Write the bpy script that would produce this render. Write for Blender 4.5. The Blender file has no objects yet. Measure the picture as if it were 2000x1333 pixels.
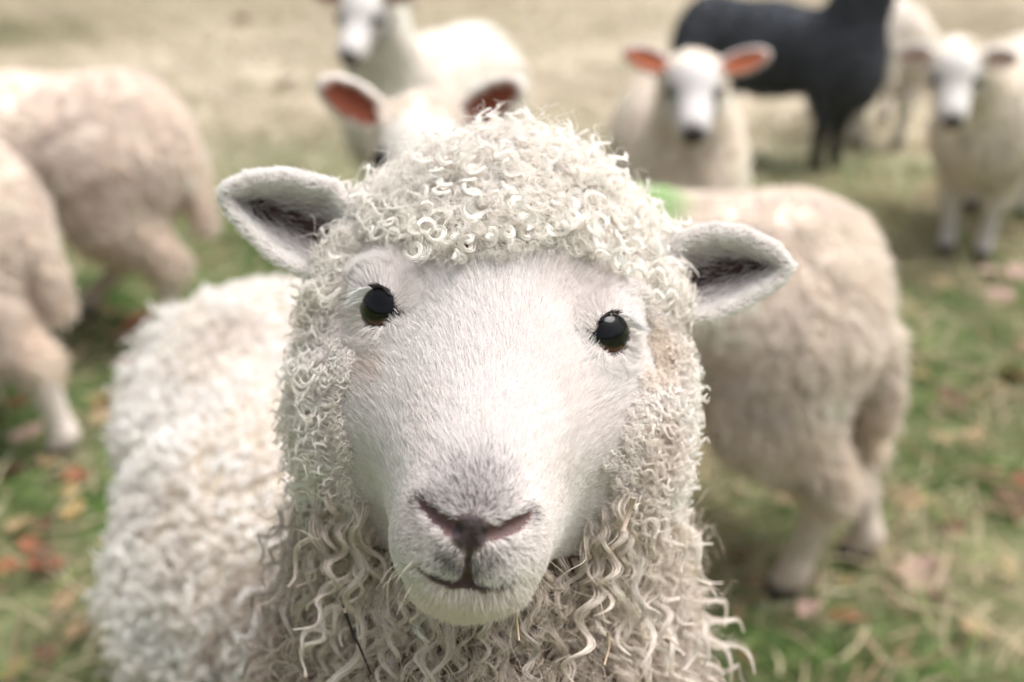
import bpy, math, time
import numpy as np
T0 = time.time()
rng = np.random.default_rng(7)
S = bpy.context.scene
COL = S.collection

# ------------------------------------------------------------------ camera
F = 1950.0                      # focal length in photo pixels (photo 2000 x 1333)
PITCH = math.radians(24.0)
CP, SP = math.cos(PITCH), math.sin(PITCH)
CAMZ = 1.18
cam = bpy.data.cameras.new('camera')
cam.sensor_width = 36.0
cam.lens = 36.0 * F / 2000.0
cam.clip_start = 0.05
cam.clip_end = 2000.0
cam.dof.use_dof = True
cam.dof.focus_distance = 0.538
cam.dof.aperture_fstop = cam.lens / 11.0
cam_o = bpy.data.objects.new('camera', cam)
COL.objects.link(cam_o)
cam_o.location = (0, 0, CAMZ)
cam_o.rotation_euler = (math.radians(90) - PITCH, 0, 0)
S.camera = cam_o

# ------------------------------------------------------------------ sky and sun
w = bpy.data.worlds.new('World'); S.world = w; w.use_nodes = True
nt = w.node_tree; nt.nodes.clear()
sky = nt.nodes.new('ShaderNodeTexSky'); sky.sky_type = 'NISHITA'; sky.sun_disc = False
SUN_EL, SUN_AZ = math.radians(67), math.radians(80)      # azimuth clockwise from +Y
sky.sun_elevation = SUN_EL; sky.sun_rotation = SUN_AZ
sky.air_density = 1.0; sky.dust_density = 6.0; sky.ozone_density = 1.0
hs = nt.nodes.new('ShaderNodeHueSaturation'); hs.inputs['Saturation'].default_value = 0.30
bg = nt.nodes.new('ShaderNodeBackground'); bg.inputs['Strength'].default_value = 0.075
wo = nt.nodes.new('ShaderNodeOutputWorld')
nt.links.new(sky.outputs[0], hs.inputs['Color']); nt.links.new(hs.outputs[0], bg.inputs['Color'])
nt.links.new(bg.outputs[0], wo.inputs['Surface'])
sun = bpy.data.lights.new('sun', 'SUN'); sun.energy = 1.8; sun.angle = math.radians(45); sun.color = (1.0, 0.955, 0.915)
sun_o = bpy.data.objects.new('sun', sun); COL.objects.link(sun_o)
sun_o.rotation_euler = (math.radians(90) - SUN_EL, 0, -SUN_AZ + math.pi)
sun_o.location = (0, 0, 30)
S.view_settings.view_transform = 'Standard'; S.view_settings.look = 'None'
S.view_settings.exposure = 1.25; S.view_settings.gamma = 1.0
S.view_settings.use_curve_mapping = False
S.render.engine = 'CYCLES'
S.cycles.use_denoising = True
S.cycles.use_adaptive_sampling = True; S.cycles.adaptive_threshold = 0.02
S.cycles.max_bounces = 10; S.cycles.diffuse_bounces = 7; S.cycles.transmission_bounces = 7
S.cycles.caustics_reflective = False; S.cycles.caustics_refractive = False
S.cycles_curves.shape = 'RIBBONS'

# ------------------------------------------------------------------ frames: camera space (right, up, depth) <-> world
def cp(px, py, d):
    return np.array([(px - 1000.0) * d / F, -(py - 666.5) * d / F, d])
def w2c(x, y, z):
    z = z - CAMZ
    return np.array([x, y * SP + z * CP, y * CP - z * SP])
def c2w(P):
    P = np.asarray(P, dtype=np.float64)
    a, b, c = P[..., 0], P[..., 1], P[..., 2]
    return np.stack([a, c * CP + b * SP, CAMZ - c * SP + b * CP], -1)
def cdir2w(D):
    a, b, c = D[..., 0], D[..., 1], D[..., 2]
    return np.stack([a, c * CP + b * SP, -c * SP + b * CP], -1)
def pix(P):                    # camera-space points -> photo pixels
    return 1000 + F * P[..., 0] / P[..., 2], 666.5 - F * P[..., 1] / P[..., 2]
def ground(px, py):            # ground point seen at a photo pixel
    a, b = (px - 1000) / F, -(py - 666.5) / F
    dz = -SP + b * CP; dy = CP + b * SP
    t = -CAMZ / dz
    return np.array([a * t, dy * t, 0.0])

# ------------------------------------------------------------------ distance-field modelling
def smin(a, b, k):
    h = np.maximum(k - np.abs(a - b), 0.0) / k
    return np.minimum(a, b) - h * h * k * 0.25
def smax(a, b, k):
    return -smin(-a, -b, k)
def ball(p, c, r):
    return np.sqrt((p[0]-c[0])**2 + (p[1]-c[1])**2 + (p[2]-c[2])**2) - r
def ell(p, c, r, A=None):
    d = [p[0]-c[0], p[1]-c[1], p[2]-c[2]]
    if A is None:
        q = d
    else:
        q = [d[0]*A[i][0] + d[1]*A[i][1] + d[2]*A[i][2] for i in range(3)]
    k0 = np.sqrt((q[0]/r[0])**2 + (q[1]/r[1])**2 + (q[2]/r[2])**2)
    k1 = np.sqrt((q[0]/r[0]**2)**2 + (q[1]/r[1]**2)**2 + (q[2]/r[2]**2)**2) + 1e-9
    return k0 * (k0 - 1.0) / k1
def cone(p, a, b, ra, rb):
    a = np.asarray(a, float); b = np.asarray(b, float); ab = b - a
    L2 = float(ab @ ab)
    t = ((p[0]-a[0])*ab[0] + (p[1]-a[1])*ab[1] + (p[2]-a[2])*ab[2]) / L2
    t = np.clip(t, 0, 1)
    return np.sqrt((p[0]-a[0]-t*ab[0])**2 + (p[1]-a[1]-t*ab[1])**2 + (p[2]-a[2]-t*ab[2])**2) - (ra + (rb-ra)*t)
def chain(p, pts, rs, k):
    f = None
    for i in range(len(pts)-1):
        g = cone(p, pts[i], pts[i+1], rs[i], rs[i+1])
        f = g if f is None else smin(f, g, k)
    return f
def cloud(p, pts, r, pad=0.03):      # distance to a sampled surface, evaluated only near it
    lo, hi = pts.min(0) - pad, pts.max(0) + pad
    x, y, z = np.broadcast_arrays(p[0], p[1], p[2])
    out = np.full(x.shape, pad, np.float64)
    m = (x > lo[0]) & (x < hi[0]) & (y > lo[1]) & (y < hi[1]) & (z > lo[2]) & (z < hi[2])
    q = np.stack([x[m], y[m], z[m]], -1).astype(np.float32)
    P = pts.astype(np.float32); P2 = (P*P).sum(1)
    res = np.empty(len(q), np.float32)
    R = np.asarray(r, np.float32)
    for i in range(0, len(q), 40000):
        a = q[i:i+40000]
        d2 = (a*a).sum(1)[:, None] + P2[None] - 2*a @ P.T
        if R.ndim == 0:
            res[i:i+40000] = np.sqrt(np.maximum(d2.min(1), 0)) - R
        else:
            res[i:i+40000] = (np.sqrt(np.maximum(d2, 0)) - R[None]).min(1)
    out[m] = np.minimum(res, pad)
    return out
def grad(f, P, e=4e-4):
    g = np.empty_like(P)
    for k in range(3):
        d = np.zeros(3); d[k] = e
        a = P + d; b = P - d
        g[:, k] = (f((a[:, 0], a[:, 1], a[:, 2])) - f((b[:, 0], b[:, 1], b[:, 2]))) / (2*e)
    return g
def surface_net(f, xs, ys, zs, project=1):
    B = 4
    def padaxis(a):
        n = (-(len(a)-1)) % B
        return np.concatenate([a, a[-1] + (a[-1]-a[-2])*np.arange(1, n+1)]) if n else a
    xs, ys, zs = (padaxis(a).astype(np.float32) for a in (xs, ys, zs))
    Cv = f((xs[::B, None, None], ys[None, ::B, None], zs[None, None, ::B]))
    def ext(Av, fn):
        for ax in range(3):
            a = np.take(Av, range(0, Av.shape[ax]-1), ax); b = np.take(Av, range(1, Av.shape[ax]), ax)
            Av = fn(a, b)
        return Av
    mn = ext(np.abs(Cv), np.minimum); sg = ext(Cv, np.minimum)
    hx, hy, hz = (np.diff(a[::B]) for a in (xs, ys, zs))
    diag = np.sqrt(hx[:, None, None]**2 + hy[None, :, None]**2 + hz[None, None, :]**2)
    act = mn < diag*0.9
    Fv = np.repeat(np.repeat(np.repeat(np.where(sg < 0, -1.0, 1.0).astype(np.float32), B, 0), B, 1), B, 2)
    am = np.repeat(np.repeat(np.repeat(act, B, 0), B, 1), B, 2)
    Fv = np.pad(Fv, ((0, 1),)*3, mode='edge'); am = np.pad(am, ((0, 1),)*3, mode='edge')
    full = am.copy()
    for ax in range(3):
        full |= np.roll(full, 1, ax)
    ii, jj, kk = np.nonzero(full)
    vals = np.empty(len(ii), np.float32)
    for q in range(0, len(ii), 400000):
        e = slice(q, q+400000)
        vals[e] = f((xs[ii[e]], ys[jj[e]], zs[kk[e]]))
    Fv[ii, jj, kk] = vals
    ins = Fv < 0
    nx, ny, nz = ins.shape
    cnt = np.zeros((nx-1, ny-1, nz-1), np.int8)
    for i in (0, 1):
        for j in (0, 1):
            for k in (0, 1):
                cnt += ins[i:nx-1+i, j:ny-1+j, k:nz-1+k]
    act = np.argwhere((cnt > 0) & (cnt < 8))
    I, J, K = act.T
    idx = np.full(cnt.shape, -1, np.int32); idx[I, J, K] = np.arange(len(act))
    acc = np.zeros((len(act), 3)); n = np.zeros(len(act))
    C = [(i, j, k) for i in (0, 1) for j in (0, 1) for k in (0, 1)]
    for a in C:
        for b in C:
            if sum(b) - sum(a) == 1 and all(b[q] >= a[q] for q in range(3)):
                va = Fv[I+a[0], J+a[1], K+a[2]]; vb = Fv[I+b[0], J+b[1], K+b[2]]
                m = (va < 0) != (vb < 0)
                t = np.where(m, va / np.where(m, va - vb, 1), 0)
                pa = np.stack([xs[I+a[0]], ys[J+a[1]], zs[K+a[2]]], -1)
                pb = np.stack([xs[I+b[0]], ys[J+b[1]], zs[K+b[2]]], -1)
                acc += np.where(m[:, None], pa + t[:, None]*(pb-pa), 0); n += m
    V = acc / n[:, None]
    Q = []
    for ax in range(3):
        sl0 = [slice(None)]*3; sl1 = [slice(None)]*3
        sl0[ax] = slice(0, -1); sl1[ax] = slice(1, None)
        A = ins[tuple(sl0)]; B = ins[tuple(sl1)]
        e = np.argwhere(A != B)
        u, v = (ax+1) % 3, (ax+2) % 3
        ok = (e[:, u] > 0) & (e[:, v] > 0) & (e[:, u] < ins.shape[u]-1) & (e[:, v] < ins.shape[v]-1)
        e = e[ok]
        c = []
        for du, dv in ((0, 0), (1, 0), (1, 1), (0, 1)):
            q = e.copy(); q[:, u] -= 1 - du; q[:, v] -= 1 - dv
            c.append(idx[q[:, 0], q[:, 1], q[:, 2]])
        c = np.stack(c, -1)
        fl = ~A[e[:, 0], e[:, 1], e[:, 2]]
        c[fl] = c[fl][:, ::-1]
        Q.append(c)
    Q = np.concatenate(Q)
    for _ in range(project):
        v = f((V[:, 0], V[:, 1], V[:, 2])); g = grad(f, V)
        st = np.clip(v / np.maximum((g*g).sum(1), 0.2), -0.004, 0.004)
        V = V - st[:, None]*g
    g = grad(f, V); g /= np.linalg.norm(g, axis=1)[:, None] + 1e-9
    return V, Q, g
def axis(lo, hi, fine_lo, fine_hi, fine, coarse):
    a = [np.arange(fine_lo, fine_hi, fine)]
    if lo < fine_lo:
        n = max(2, int((fine_lo-lo)/coarse)); a.insert(0, np.linspace(lo, fine_lo, n, endpoint=False))
    if hi > fine_hi:
        n = max(2, int((hi-fine_hi)/coarse)); a.append(np.linspace(fine_hi, hi, n))
    return np.concatenate(a)
def mesh_object(name, V, Q, mat=None, parent=None, smooth=True, cols=None):
    me = bpy.data.meshes.new(name)
    V = np.asarray(V, np.float32); Q = np.asarray(Q, np.int32)
    me.vertices.add(len(V)); me.vertices.foreach_set('co', V.ravel())
    k = Q.shape[1]
    me.loops.add(Q.size); me.loops.foreach_set('vertex_index', Q.ravel())
    me.polygons.add(len(Q)); me.polygons.foreach_set('loop_start', np.arange(len(Q), dtype=np.int32)*k)
    me.update(calc_edges=True); me.validate()
    if smooth: me.polygons.foreach_set('use_smooth', np.ones(len(me.polygons), bool))
    if cols is not None:
        at = me.attributes.new('tint', 'FLOAT_COLOR', 'POINT')
        at.data.foreach_set('color', np.concatenate([cols, np.ones((len(cols), 1))], 1).astype(np.float32).ravel())
    if mat: me.materials.append(mat)
    o = bpy.data.objects.new(name, me); COL.objects.link(o)
    if parent: o.parent = parent
    return o
def hair_object(name, pts, rad, mat, parent=None, cols=None):
    """pts (n, k, 3), rad (n, k) or (k,), cols (n, 3)"""
    n, k = pts.shape[:2]
    hc = bpy.data.hair_curves.new(name)
    hc.add_curves([k]*n)
    hc.attributes['position'].data.foreach_set('vector', np.ascontiguousarray(pts, np.float32).ravel())
    r = np.broadcast_to(np.asarray(rad, np.float32), (n, k))
    at = hc.attributes.get('radius') or hc.attributes.new('radius', 'FLOAT', 'POINT')
    at.data.foreach_set('value', np.ascontiguousarray(r).ravel())
    if cols is not None:
        a = hc.attributes.new('tint', 'FLOAT_COLOR', 'CURVE')
        a.data.foreach_set('color', np.concatenate([cols, np.ones((n, 1))], 1).astype(np.float32).ravel())
    hc.materials.append(mat)
    o = bpy.data.objects.new(name, hc); COL.objects.link(o)
    if parent: o.parent = parent
    o['kind'] = 'stuff'
    return o
def empty(name, loc, label, cat, group=None):
    o = bpy.data.objects.new(name, None); COL.objects.link(o)
    o.location = loc; o.empty_display_size = 0.1
    o['label'] = label; o['category'] = cat
    if group: o['group'] = group
    return o
def norm(v):
    return v / (np.linalg.norm(v, axis=-1, keepdims=True) + 1e-12)

# ------------------------------------------------------------------ materials
def mat_tint(name, rough=0.6, noise=0.0, scale=60, bump=0.0, spec=0.3, sss=0.0):
    m = bpy.data.materials.new(name); m.use_nodes = True
    n = m.node_tree; b = n.nodes['Principled BSDF']
    a = n.nodes.new('ShaderNodeAttribute'); a.attribute_name = 'tint'
    b.inputs['Roughness'].default_value = rough
    b.inputs['Specular IOR Level'].default_value = spec
    src = a.outputs['Color']
    if noise:
        t = n.nodes.new('ShaderNodeTexNoise'); t.inputs['Scale'].default_value = scale; t.inputs['Detail'].default_value = 5
        mp = n.nodes.new('ShaderNodeMapRange'); mp.inputs['To Min'].default_value = 1-noise; mp.inputs['To Max'].default_value = 1+noise*0.6
        n.links.new(t.outputs['Fac'], mp.inputs['Value'])
        mx = n.nodes.new('ShaderNodeVectorMath'); mx.operation = 'SCALE'
        n.links.new(src, mx.inputs[0]); n.links.new(mp.outputs[0], mx.inputs['Scale'])
        src = mx.outputs[0]
        if bump:
            bp = n.nodes.new('ShaderNodeBump'); bp.inputs['Strength'].default_value = bump; bp.inputs['Distance'].default_value = 0.004
            n.links.new(t.outputs['Fac'], bp.inputs['Height']); n.links.new(bp.outputs[0], b.inputs['Normal'])
    n.links.new(src, b.inputs['Base Color'])
    if sss:
        b.inputs['Subsurface Weight'].default_value = sss
        b.inputs['Subsurface Radius'].default_value = (0.01, 0.004, 0.002)
    return m
def mat_hair(name, trans=0.35, gloss=0.06):
    m = bpy.data.materials.new(name); m.use_nodes = True
    n = m.node_tree; n.nodes.clear()
    a = n.nodes.new('ShaderNodeAttribute'); a.attribute_name = 'tint'
    d = n.nodes.new('ShaderNodeBsdfDiffuse'); t = n.nodes.new('ShaderNodeBsdfTranslucent')
    g = n.nodes.new('ShaderNodeBsdfHair'); g.component = 'Reflection'
    g.inputs['RoughnessU'].default_value = 0.35; g.inputs['RoughnessV'].default_value = 0.6
    g.inputs['Color'].default_value = (0.9, 0.9, 0.9, 1)
    m1 = n.nodes.new('ShaderNodeMixShader'); m1.inputs[0].default_value = trans
    m2 = n.nodes.new('ShaderNodeMixShader'); m2.inputs[0].default_value = gloss
    o = n.nodes.new('ShaderNodeOutputMaterial')
    n.links.new(a.outputs['Color'], d.inputs['Color']); n.links.new(a.outputs['Color'], t.inputs['Color'])
    n.links.new(d.outputs[0], m1.inputs[1]); n.links.new(t.outputs[0], m1.inputs[2])
    n.links.new(m1.outputs[0], m2.inputs[1]); n.links.new(g.outputs[0], m2.inputs[2])
    n.links.new(m2.outputs[0], o.inputs['Surface'])
    return m
M_SKIN = mat_tint('sheep_skin', 0.55, 0.25, 300, 0.3, 0.35)
M_FUR = mat_hair('white_hair', 0.30, 0.02)
M_WOOL = mat_hair('cream_wool', 0.38, 0.04)
M_LOCK = mat_hair('chest_wool', 0.15, 0.05)
#PART2
# ================================================================== the curly white sheep looking into the lens
EYE_L = cp(769, 604, 0.5850); EYE_R = cp(1166, 652, 0.5850)
GAZE_L = norm(np.array([-0.42, 0.06, -0.88])); GAZE_R = norm(np.array([0.42, 0.02, -0.88]))
ER = 0.0165
def lerp_poly(pts, u):
    pts = np.asarray(pts, float); s = np.linspace(0, 1, len(pts))
    return np.stack([np.interp(u, s, pts[:, i]) for i in range(pts.shape[1])], -1)
def ear_surface(up, lo, d_base, d_tip, cup, nu=46, nv=26):
    u = np.linspace(0, 1, nu); v = np.linspace(-1, 1, nv)
    U, L = lerp_poly(up, u), lerp_poly(lo, u)
    P = []; R = []
    for i in range(nu):
        for j in range(nv):
            q = U[i]*(1-v[j])/2 + L[i]*(1+v[j])/2
            d = d_base + (d_tip-d_base)*u[i] + cup*(1-v[j]**2)*math.sin(math.pi*min(1, u[i]*0.75+0.25))
            P.append(cp(q[0], q[1], d)); R.append(0.0028 + 0.0018*max(0, -v[j])**3*math.sin(math.pi*u[i]))
    return np.array(P), np.array(R)
EARL_UP = [(700, 425), (650, 366), (562, 347), (492, 352), (450, 368), (440, 388)]
EARL_LO = [(640, 545), (590, 530), (535, 500), (488, 455), (456, 418), (440, 388)]
EARR_UP = [(1285, 510), (1325, 468), (1392, 453), (1452, 461), (1508, 487), (1538, 520)]
EARR_LO = [(1335, 628), (1390, 616), (1440, 598), (1490, 570), (1522, 546), (1538, 520)]
EARL, EARL_R = ear_surface(EARL_UP, EARL_LO, 0.640, 0.645, 0.024)
EARR, EARR_R = ear_surface(EARR_UP, EARR_LO, 0.640, 0.645, 0.024)
ROLL = math.radians(6.4)
A_HEAD = np.array([[math.cos(ROLL), -math.sin(ROLL), 0], [math.sin(ROLL), math.cos(ROLL), 0], [0, 0, 1.0]])
def hero_head_base(p):
    # bony wedge of the face: two side by side cones make a flat bridge
    f = cone(p, cp(925, 640, .618), cp(905, 1015, .514), .054, .0295)
    f = smin(f, cone(p, cp(1018, 650, .618), cp(940, 1018, .514), .054, .0295), .02)
    f = smin(f, cone(p, cp(972, 640, .604), cp(922, 1000, .500), .050, .030), .02)      # bridge
    f = smin(f, ell(p, cp(985, 545, .665), (.086, .064, .085), A_HEAD), .03)            # cranium
    f = smin(f, ell(p, cp(758, 800, .636), (.041, .074, .060), A_HEAD), .04)           # cheeks
    f = smin(f, ell(p, cp(1162, 850, .636), (.041, .074, .060), A_HEAD), .04)
    f = smin(f, cone(p, cp(815, 720, .608), cp(866, 930, .556), .038, .026), .025)       # sides of the nose
    f = smin(f, cone(p, cp(1105, 755, .608), cp(996, 950, .556), .038, .026), .025)
    f = smin(f, cone(p, cp(945, 990, .620), cp(914, 1072, .540), .054, .031), .035)    # jaw
    # muzzle
    f = smin(f, ell(p, cp(870, 1066, .507), (.0226, .0222, .030), A_HEAD), .012)        # upper lip lobes
    f = smin(f, ell(p, cp(968, 1078, .507), (.0226, .0222, .030), A_HEAD), .012)
    f = smin(f, ell(p, cp(917, 1025, .497), (.0165, .017, .026), A_HEAD), .012)         # nose pad
    f = smin(f, ell(p, cp(911, 1101, .527), (.0250, .0155, .028), A_HEAD), .008)        # lower lip and chin
    # brows and sockets
    f = smin(f, ell(p, cp(765, 556, .605), (.020, .014, .024)), .018)
    f = smin(f, ell(p, cp(1180, 600, .605), (.020, .014, .024)), .018)
    return f
def march(f, px, py, d0=0.40, d1=0.75):     # depth at which a pixel's ray meets the surface
    d = d0
    for _ in range(80):
        c = cp(px, py, d)
        v = float(f((c[0:1], c[1:2], c[2:3]))[0])
        if v < 2e-4: break
        d += v*0.8
    return d
def on_face(pl, depth):
    return [cp(x, y, march(hero_head_base, x, y) + depth) for x, y in pl]
NOSTRIL_L = on_face([(826, 986), (848, 1006), (873, 1024), (892, 1036)], .0005)
NOSTRIL_R = on_face([(1030, 1008), (1008, 1024), (980, 1036), (950, 1046)], .0005)
PHILTRUM = on_face([(921, 1042), (919, 1062), (915, 1100), (912, 1136)], .0002)
MOUTH = on_face([(822, 1106), (846, 1123), (880, 1136), (911, 1134), (945, 1144), (976, 1144), (1002, 1132)], .0018)
def lid(p, f, E, G, canthus):
    f = smin(f, ball(p, E, ER + .0018), .016)
    c = E + G*(ER+.001) - np.array([0, .0014, 0])
    side = norm(np.cross(G, [0, 1, 0])); up = norm(np.cross(side, G))
    A = np.array([side, up, G])
    hole = ell(p, c, (.0084, .0092, .010), A)
    hole = smin(hole, cone(p, c - G*.003 - np.array([0, .002, 0]), canthus, .0056, .0030), .004)
    f = smax(f, -hole, .003)
    return f
CANT_L = cp(791, 624, march(hero_head_base, 791, 624) - .0005)
CANT_R = cp(1146, 664, march(hero_head_base, 1146, 664) - .0005)
def hero_head(p):
    f = hero_head_base(p)
    f = lid(p, f, EYE_L, GAZE_L, CANT_L)
    f = lid(p, f, EYE_R, GAZE_R, CANT_R)
    f = smax(f, -chain(p, NOSTRIL_L, [.0016, .0026, .0032, .0026], .003), .003)
    f = smax(f, -chain(p, NOSTRIL_R, [.0016, .0026, .0032, .0026], .003), .003)
    f = smax(f, -chain(p, PHILTRUM, [.0010, .0016, .0017, .0018], .002), .003)
    f = smax(f, -chain(p, MOUTH, [.0012, .0020, .0026, .0028, .0026, .0020, .0012], .002), .0025)
    return f
def hero_wool_mass(p):
    f = ell(p, cp(990, 474, .676), (.076, .046, .074), A_HEAD)             # topknot
    f = smin(f, ell(p, cp(1005, 392, .662), (.046, .029, .050), A_HEAD), .03)
    f = smin(f, ell(p, cp(694, 690, .672), (.023, .095, .055), A_HEAD), .03)
    f = smin(f, ell(p, cp(1246, 745, .672), (.019, .095, .055), A_HEAD), .03)
    return f
W = w2c
def hero_body(p):
    f = cone(p, cp(962, 790, .708), cp(945, 1340, .735), .106, .142)        # neck and chest
    f = smin(f, cone(p, W(-.06, .72, .48), W(-.222, 1.00, .430), .165, .225), .06)
    f = smin(f, cone(p, W(-.222, 1.00, .430), W(-.355, 1.31, .478), .225, .195), .06)
    for x, y in ((-.13, .74), (.07, .80)):
        f = smin(f, chain(p, [W(x, y+.02, .40), W(x, y, .25), W(x, y, .03)], [.075, .034, .026], .03), .04)
    for x, y in ((-.43, 1.30), (-.27, 1.36)):
        f = smin(f, chain(p, [W(x, y-.04, .40), W(x, y+.06, .25), W(x, y+.02, .03)], [.09, .036, .026], .03), .04)
    return f
def hero_sdf(p):
    f = smin(hero_head(p), hero_wool_mass(p), .028)
    f = smin(f, hero_body(p), .025)
    f = smin(f, cloud(p, EARL, EARL_R), .010)
    f = smin(f, cloud(p, EARR, EARR_R), .010)
    return f
xs = axis(-.80, .36, -.19, .20, .0021, .014)
ys = axis(-1.15, .46, -.150, .135, .0021, .014)
zs = axis(.42, 2.05, .46, .70, .0021, .014)
HV, HQ, HN = surface_net(hero_sdf, xs, ys, zs)
print('hero mesh', len(HV), len(HQ), round(time.time()-T0, 1))

# ---- regions of the animal
def in_poly(x, y, poly):
    c = np.zeros(x.shape, bool); n = len(poly); j = n-1
    for i in range(n):
        xi, yi = poly[i]; xj, yj = poly[j]
        c ^= ((yi > y) != (yj > y)) & (x < (xj-xi)*(y-yi)/(yj-yi+1e-9)+xi)
        j = i
    return c
FACE_POLY = [(700, 545), (735, 515), (790, 505), (860, 520), (960, 532), (1080, 528), (1170, 555), (1240, 580), (1258, 640), (1225, 720),
             (1182, 800), (1168, 900), (1160, 980), (1140, 1050), (1085, 1100), (1050, 1150), (990, 1235), (900, 1245), (820, 1210), (770, 1120),
             (750, 1060), (722, 1000), (702, 930), (708, 850), (708, 760), (705, 690), (690, 620)]
def poly_dist(x, y, poly):         # signed pixel distance to the outline, positive inside
    d = np.full(x.shape, 1e9)
    n = len(poly)
    for i in range(n):
        a = np.array(poly[i], float); b = np.array(poly[(i+1) % n], float); ab = b-a
        t = np.clip(((x-a[0])*ab[0] + (y-a[1])*ab[1])/(ab @ ab), 0, 1)
        d = np.minimum(d, np.hypot(x-a[0]-t*ab[0], y-a[1]-t*ab[1]))
    return np.where(in_poly(x, y, poly), d, -d)
def wob(P, freq, seed, n=6):       # smooth random field, about -1..1
    r = np.random.default_rng(seed)
    k = r.normal(size=(n, 3))*freq; ph = r.uniform(0, 6.28, n)
    return np.sin(P @ k.T + ph).sum(1)/math.sqrt(n)
def unpack(P):
    return (P[:, 0], P[:, 1], P[:, 2])
def regions(P):
    x, y = pix(P); p = unpack(P)
    fd = poly_dist(x, y, FACE_POLY)
    fd = fd + 16*wob(P, 70, 91) + 9*wob(P, 260, 92)
    for E_ in (EYE_L, EYE_R):
        fd = np.maximum(fd, 40*sst(np.linalg.norm(P - E_, axis=1), .036, .026) - 20)
    fd = np.where(P[:, 2] < .665 - .085*sst(y, 1000, 1110), fd, -999)
    fd = np.where((y > 990) & (hero_head_base(p) > .005), -999, fd)
    ear = np.minimum(cloud(p, EARL, EARL_R), cloud(p, EARR, EARR_R))
    nos = np.minimum(chain(p, NOSTRIL_L, [.0016, .0022, .0026, .0022], .003), chain(p, NOSTRIL_R, [.0016, .0022, .0026, .0022], .003))
    phi = chain(p, PHILTRUM, [.0015]*4, .002)
    mou = chain(p, MOUTH, [.0012, .002, .0034, .0034, .0034, .002, .0012], .002)
    eye = np.minimum(np.linalg.norm(P - EYE_L - GAZE_L*.015 + [0, .0012, 0], axis=1), np.linalg.norm(P - EYE_R - GAZE_R*.015 + [0, .0012, 0], axis=1)) - .0113
    eye = np.minimum(eye, np.minimum(np.linalg.norm(P - CANT_L, axis=1), np.linalg.norm(P - CANT_R, axis=1)) - .0054)
    pad = ell(p, cp(919, 1042, .470), (.0090, .0085, .02), A_HEAD)
    return dict(x=x, y=y, fd=fd, ear=ear, nos=nos, phi=phi, mou=mou, eye=eye, pad=pad)
def mixc(c, col, f):
    f = np.clip(f, 0, 1)[:, None]
    return c*(1-f) + np.array(col)*f
def sst(x, a, b):
    t = np.clip((x-a)/(b-a), 0, 1); return t*t*(3-2*t)
def skin_colours(P):
    R = regions(P)
    c = np.tile([.56, .48, .38], (len(P), 1))                                # wool undercoat
    c = mixc(c, [.17, .12, .085], sst(R['y'], 900, 1040)*sst(P[:, 2], .95, .85))          # chest undercoat: dirt, and the shade between locks painted in
    c = mixc(c, [.56, .46, .435], sst(R['fd'], -5, 25))                       # pink skin of the face
    top = np.hypot((R['x']-930)/85, (R['y']-970)/75)
    c = mixc(c, [.20, .15, .15], sst(top, 1.25, .55)*(R['fd'] > 0))          # grey skin over the nose
    lip = np.hypot((R['x']-914)/60, (R['y']-1100)/32)
    c = mixc(c, [.17, .115, .125], sst(lip, 1.3, .5)*(R['fd'] > 0)*(.6 + .4*wob(P, 300, 5)))
    c = mixc(c, [.045, .031, .034], sst(R['pad'], .002, -.001))
    c = mixc(c, [.125, .07, .066], sst(R['nos'], .0032, .0012)*(R['pad'] > -.001))
    c = mixc(c, [.022, .013, .013], sst(R['nos'], .0005, -.0012))
    c = mixc(c, [.035, .022, .022], sst(R['phi'], .0012, .0002))
    c = mixc(c, [.075, .040, .039], sst(R['mou'], .0022, .0008))
    c = mixc(c, [.16, .125, .115], sst(R['eye'], .0030, .0010)*(P[:, 2] < .63))
    c = mixc(c, [.05, .035, .033], sst(R['eye'], .0008, -.0006)*(P[:, 2] < .63))
    e = R['ear'] < .006
    c[e] = [.46, .38, .37]
    for up, lo in ((EARL_UP, EARL_LO), (EARR_UP, EARR_LO)):
        mid = [( (a[0]*.5+b[0]*.5), (a[1]*.5+b[1]*.5)) for a, b in zip(up, lo)]
        d = np.full(len(P), 1e9)
        for i in range(3):
            a = np.array(mid[i]); b = np.array(mid[i+1]); ab = b-a
            t = np.clip(((R['x']-a[0])*ab[0]+(R['y']-a[1])*ab[1])/(ab@ab), 0, 1)
            d = np.minimum(d, np.hypot(R['x']-a[0]-t*ab[0], R['y']-a[1]-t*ab[1]))
        c = mixc(c, [.060, .028, .027], sst(d, 44, 14)*e)
    return c
def sampler(V, Q, N):
    tri = np.concatenate([Q[:, [0, 1, 2]], Q[:, [0, 2, 3]]])
    A = np.linalg.norm(np.cross(V[tri[:, 1]]-V[tri[:, 0]], V[tri[:, 2]]-V[tri[:, 0]]), axis=1)/2
    def go(weight, density, seed):
        r = np.random.default_rng(seed)
        wf = weight[tri].mean(1)*A*density
        tot = wf.sum(); n = int(tot)
        cs = np.cumsum(wf)
        i = np.searchsorted(cs, r.uniform(0, tot, n)); i = np.minimum(i, len(tri)-1)
        u = r.uniform(size=(n, 2)); u = np.where((u.sum(1) > 1)[:, None], 1-u, u)
        T = tri[i]
        w0 = (1-u.sum(1))[:, None]
        P = V[T[:, 0]]*w0 + V[T[:, 1]]*u[:, :1] + V[T[:, 2]]*u[:, 1:]
        n_ = norm(N[T[:, 0]]*w0 + N[T[:, 1]]*u[:, :1] + N[T[:, 2]]*u[:, 1:])
        return P, n_
    return go
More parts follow.
